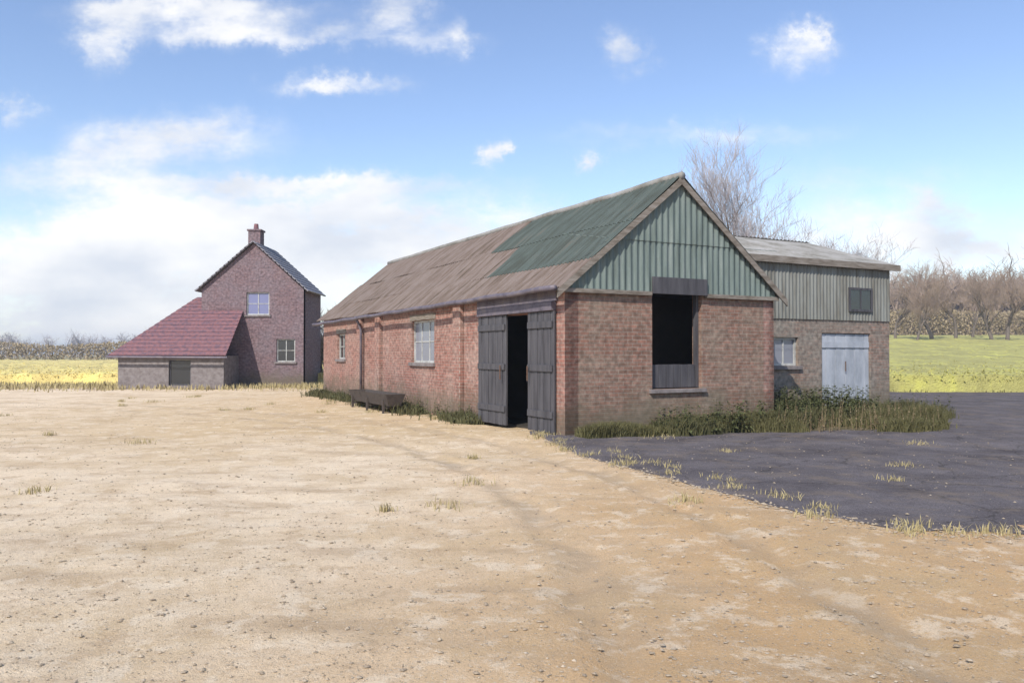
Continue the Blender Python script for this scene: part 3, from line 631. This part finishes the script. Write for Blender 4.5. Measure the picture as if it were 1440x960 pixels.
w.face((hx1,hy0,0),(hx1,hy0+.302,0),(hx1,hy0+.302,he),(hx1,hy0,he)); w.face((hx0,hy0,0),(hx0,hy0,he),(hx0,hy0+.302,he),(hx0,hy0+.302,0))
w.prism([(hx0,hy0,he),(hx1,hy0,he),(hm,hy0,hp)], [(hx0,hy0+.3,he),(hx1,hy0+.3,he),(hm,hy0+.3,hp)])
w.build('wall', M_BRICKH, house)
r = MB(); e = .25
tiled(r, (hx0-e, hy0-.2, he-.12), (hx0-e, hy1, he-.12), (hm, hy1, hp+.08), (hm, hy0-.2, hp+.08), 14); tiled(r, (hx1+e, hy0-.2, he-.12), (hx1+e, hy1, he-.12), (hm, hy1, hp+.08), (hm, hy0-.2, hp+.08), 14)
r.build('roof', M_SLATE, house)
ch = MB(); ch.box(-12.95, -12.35, 39, 39.6, 6.3, 7.6); ch.box(-13.0, -12.3, 38.95, 39.65, 7.61, 7.7); ch.build('chimney', M_BRICKH, house, bevel=.01)
MB().tube([(-12.65, 39.3, 7.71), (-12.65, 39.3, 8.0)], [.13, .1], 10).build('chimney_pot', M_TILE, house)
window(house, (hx0+2.15, hy0, 3.45), (1,0,0), (0,-1,0), 1.1, 1.1, M_PAINT, glass('blue_pane', (.16,.17,.3), .15), 2, 2)
window(house, (hx0+3.6, hy0, 1.2), (1,0,0), (0,-1,0), .9, 1.1, M_PAINT, M_GLASSD, 2, 2)
# tiled lean-to with hipped end
r = MB()
A, B, C, D = (-18.6, 35.9, 1.55), (-12.9, 35.9, 1.55), (-12.9, 38.6, 3.6), (-15.6, 40.2, 4.4)
A = (-18.2, 35.9, 1.5); B = (-12.9, 35.9, 1.5)
tiled(r, A, B, (-12.9, 39.0, 4.35), (-15.4, 39.0, 4.35), 16)
tiled(r, (-18.2, 42.5, 1.5), (-18.2, 35.9, 1.5), (-15.4, 39.0, 4.35), (-15.4, 40.5, 4.35), 16)
r.build('lean_to_roof', M_TILE, house)
w = MB(); panel(w, (-17.9, 36.2, 0), (1,0,0), (0,-1,0), 4.8, 1.5, .25, [(2.3, 3.3, .15, 1.3)]); w.box(-17.9, -17.65, 36.46, 41.9, 0, 1.5); w.box(-13.35, -13.11, 36.46, 38.19, 0, 1.5); w.build('lean_to_wall', M_PLINTH, house)
window(house, (-15.6, 36.2, .15), (1,0,0), (0,-1,0), 1.0, 1.15, M_DOOR, M_GLASSD, 1, 1, sill=False)
MB().tube([(-18.25, 35.8, 1.45), (-12.8, 35.8, 1.42)], .05, 8).build('gutter', M_STEEL, house)

# small feed trough against the long wall
tr = thing('feed_trough', 'low dark brown cattle trough standing against the long brick wall', 'trough', (*loc2w(-.75, 7.3), 0), ROT)
t = MB()
t.prism([(-.28,0,.52),(.28,0,.52),(.28,3.4,.52),(-.28,3.4,.52)], [(-.17,.08,.2),(.17,.08,.2),(.17,3.32,.2),(-.17,3.32,.2)])
t.f.pop(0)
t.prism([(-.24,.03,.515),(.24,.03,.515),(.24,3.37,.515),(-.24,3.37,.515)], [(-.14,.1,.23),(.14,.1,.23),(.14,3.3,.23),(-.14,3.3,.23)]); t.f.pop(-6)
M_TROUGH = material('stained_trough', [(.035,.027,.023),(.075,.06,.052),(.06,.05,.045)], scale=6)
t.build('basin', M_TROUGH, tr)
for yy_ in (.3, 1.7, 3.1):
    l = MB(); l.box(-.26, -.2, yy_, yy_+.06, 0, .36); l.box(.2, .26, yy_, yy_+.06, 0, .36); l.box(-.199, .199, yy_+.01, yy_+.05, .12, .17); l.build('leg', M_TROUGH, tr)

# ---------------------------------------------------------------- trees
def bare_tree(height, seed, levels=5, spread=.62, upright=.35, rscale=1.0, kids=(3,5), sides=3, first=.25):
    rnd = random.Random(seed); tk = MB(); tw = MB()
    def grow(p, d, L, r, lvl):
        steps = 4 if lvl < 2 else (3 if lvl < 4 else 2); pts = [p]; q = p.copy(); dd = d.copy(); rs = [r]
        for i in range(steps):
            dd = (dd+Vector((rnd.gauss(0,.13), rnd.gauss(0,.13), rnd.gauss(.03,.08)))).normalized(); q = q+dd*L/steps; pts.append(q.copy()); rs.append(r*(1-.55*(i+1)/steps))
        (tk if lvl < 2 else tw).tube(pts, rs, 8 if lvl == 0 else (5 if lvl == 1 else sides))
        if lvl >= levels: return
        n = rnd.randint(*kids)+(3 if lvl == 0 else 0)
        for k in range(n):
            t = rnd.uniform(first if lvl == 0 else .25, 1) if k else 1
            j = min(int(t*steps), steps-1); base = pts[j].lerp(pts[j+1], t*steps-j)
            a = rnd.random()*6.28; side = dd.orthogonal().normalized(); side = Matrix.Rotation(a, 3, dd) @ side
            nd = (dd*(1-spread*.6)+side*spread*rnd.uniform(.6,1.3)+Vector((0,0,upright))).normalized()
            grow(base, nd, L*rnd.uniform(.5,.75)*(1.15-.35*t if lvl == 0 else 1), max(r*.5*(1.1-.4*t), .006*rscale), lvl+1)
    grow(Vector((0,0,-.1)), Vector((0,0,1)), height*.5, height*.02*rscale, 0)
    return tk, tw
def plant_tree(name, label, loc, height, seed, bm=M_BARK, tm=M_TWIG, group=None, **k):
    t = thing(name, label, 'tree', loc, 0, group); a, b = bare_tree(height, seed, **k)
    a.build('trunk', bm, t, smooth=True); b.build('crown', tm, t); return t
# tall pale bare tree behind the barn
plant_tree('bare_tree', 'tall slender leafless tree rising behind the barn roof', (12.9, 40, 0), 12.3, 11, tm=M_TWIGP, levels=5, spread=.5, upright=.42, kids=(5,5), rscale=.95)
for i, (px, d, h, sd_, lab) in enumerate([
        (1085, 37, 8.8, 5, 'leafless tree behind the shed, next to the tallest tree'),
        (1150, 40, 8.2, 6, 'wide leafless tree behind the middle of the shed roof'),
        (1205, 43, 8.0, 8, 'leafless tree behind the right end of the shed')]):
    plant_tree('bare_tree', lab, ((px-720)/1120*d, d, hz((px-720)/1120*d, d)), h, sd_, tm=M_TWIGP, levels=5, spread=.6, kids=(4,5), group='leafless trees behind the shed')
sh = thing('thorn_bush', 'brown leafless thorn bush in the gap between farmhouse and barn', 'bush', (-10.4, 43.5, 0))
for i, (dx, dy, hh_) in enumerate(((0,0,4.6),(-.9,.5,4.0),(1.0,.3,4.8),(.4,-.6,3.9))):
    a_, b_ = bare_tree(hh_, 90+i, levels=4, kids=(4,5), spread=.75, rscale=1.3, first=.05)
    for mb_ in (a_, b_): mb_.v = [(p[0]+dx, p[1]+dy, p[2]) for p in mb_.v]
    a_.build('stem', M_BARK, sh); b_.build('twigs', M_TWIG, sh)
# right-hand wood: prototypes copied
protoR = []
for i in range(3):
    protoR.append(plant_tree('bare_tree', 'x', (0,0,0), 9, 30+i, levels=5, kids=(4,5), spread=.62, upright=.4, rscale=1.3, first=.4))
rnd = random.Random(3)
labs = ['leafless tree nearest the shed in the right-hand row', 'second leafless tree from the shed in the right-hand row', 'third leafless tree from the shed in the right-hand row', 'fourth leafless tree from the shed in the right-hand row',
        'fifth leafless tree from the shed in the right-hand row', 'sixth leafless tree from the shed in the right-hand row', 'leafless tree second from the right edge of the photo', 'leafless tree at the right edge of the photo']
for i, lab in enumerate(labs):
    px = 1262+i*26+rnd.uniform(-6,6); d = 116+rnd.uniform(-8,10); x = (px-720)/1120*d
    t = protoR[i] if i < 3 else dup(protoR[i % 3])
    t['label'] = lab; t['group'] = 'leafless trees along the right-hand field'
    s = rnd.uniform(.85, 1.3); t.location = (x, d, hz(x, d)-.2); t.scale = (s*1.1, s*1.1, s); t.rotation_euler = (0,0,rnd.random()*6.28)
def wood(name, label, x0, x1, y0, y1, n, hmin, hmax, m, seed):
    """far-off wood that reads as one mass"""
    rnd = random.Random(seed); mb = MB(); protos = [bare_tree(1.0*10, 70+i, levels=4, kids=(3,4), spread=.75, rscale=3.4) for i in range(3)]
    for _ in range(n):
        a, b = protos[rnd.randrange(3)]; s = rnd.uniform(hmin, hmax)/10; y = rnd.uniform(y0, y1); x = rnd.uniform(x0, x1)*y; z = hz(x, y)-.3
        c, q = math.cos(rnd.random()*6.28), 0; an = rnd.random()*6.28; ca, sa = math.cos(an), math.sin(an)
        for src in (a, b):
            n0 = len(mb.v); mb.v += [(x+(p[0]*ca-p[1]*sa)*s*1.3, y+(p[0]*sa+p[1]*ca)*s*1.3, z+p[2]*s) for p in src.v]; mb.f += [tuple(n0+i for i in f) for f in src.f]
    o = mb.build(name, m); o['kind'] = 'stuff'; o['label'] = label
wood('distant_wood', 'brown leafless wood along the horizon on the right', .42, .85, 172, 225, 150, 13, 20, M_TWIG, 5)
wood('far_wood', 'faint leafless wood along the horizon on the left', -.9, -.1, 300, 380, 110, 7, 12, M_TWIGP, 6)
def hedge(name, label, pts, h, wd, n, m, tm):
    t = thing(name, label, 'hedge', (pts[0][0], pts[0][1], 0)); o0 = Vector((pts[0][0], pts[0][1], 0)); mb = MB(); rnd = random.Random(len(label))
    for _ in range(n):
        k = rnd.random()*(len(pts)-1); i = int(k); a = Vector((*pts[i],0)).lerp(Vector((*pts[i+1],0)), k-i)
        top = h*(1+.25*noise.noise(Vector((a.x*.12, a.y*.12, 0)))+.12*noise.noise(Vector((a.x*.6,0,0)))); z = top*rnd.random()**.7
        p = Vector((a.x+rnd.gauss(0,wd*.4), a.y+rnd.gauss(0,wd*.4), hz(a.x,a.y)+z))-o0; s = rnd.uniform(.1,.28); n0 = len(mb.v)
        for _k in range(4): mb.v.append(tuple(p+Vector((rnd.uniform(-s,s), rnd.uniform(-s,s), rnd.uniform(-s,s)))))
        mb.f.append((n0,n0+1,n0+2)); mb.f.append((n0,n0+2,n0+3))
    mb.build('foliage', m, t)
    for i in range(12):
        st_ = MB(); k = i/12*(len(pts)-1); j = int(k); a = Vector((*pts[j],0)).lerp(Vector((*pts[j+1],0)), k-j)-o0; z = hz(a.x+o0.x, a.y+o0.y)
        st_.tube([a+Vector((0,0,z-.2)), a+Vector((.1,0,z+h*.7))], [.08,.03], 5); st_.build('stem', tm, t)
    return t
hedge('hedgerow', 'pale olive hedge behind the yellow crop on the left', [(-150,134),(-100,136),(-60,137),(-14,139)], 3.6, 2.4, 26000, M_HEDGE, M_BARK)
hedge('hedgerow', 'olive brown hedge behind the green field on the right', [(60,150),(90,152),(130,154),(175,158)], 5.4, 3.4, 42000, M_HEDGE, M_BARK)
# ---------------------------------------------------------------- air
def haze():
    m = bpy.data.materials.new('air'); m.use_nodes = True; N = m.node_tree.nodes; N.clear()
    out = N.new('ShaderNodeOutputMaterial'); v = N.new('ShaderNodeVolumePrincipled'); v.inputs['Color'].default_value = (.86,.91,1,1); v.inputs['Density'].default_value = .0008
    v.inputs['Anisotropy'].default_value = .2; m.node_tree.links.new(v.outputs[0], out.inputs['Volume'])
    o = MB().box(-4100, 4100, -310, 4600, -1.2, 26).build('haze', m); o['kind'] = 'stuff'; o['label'] = 'thin pale air paling the far fields and woods'
haze()
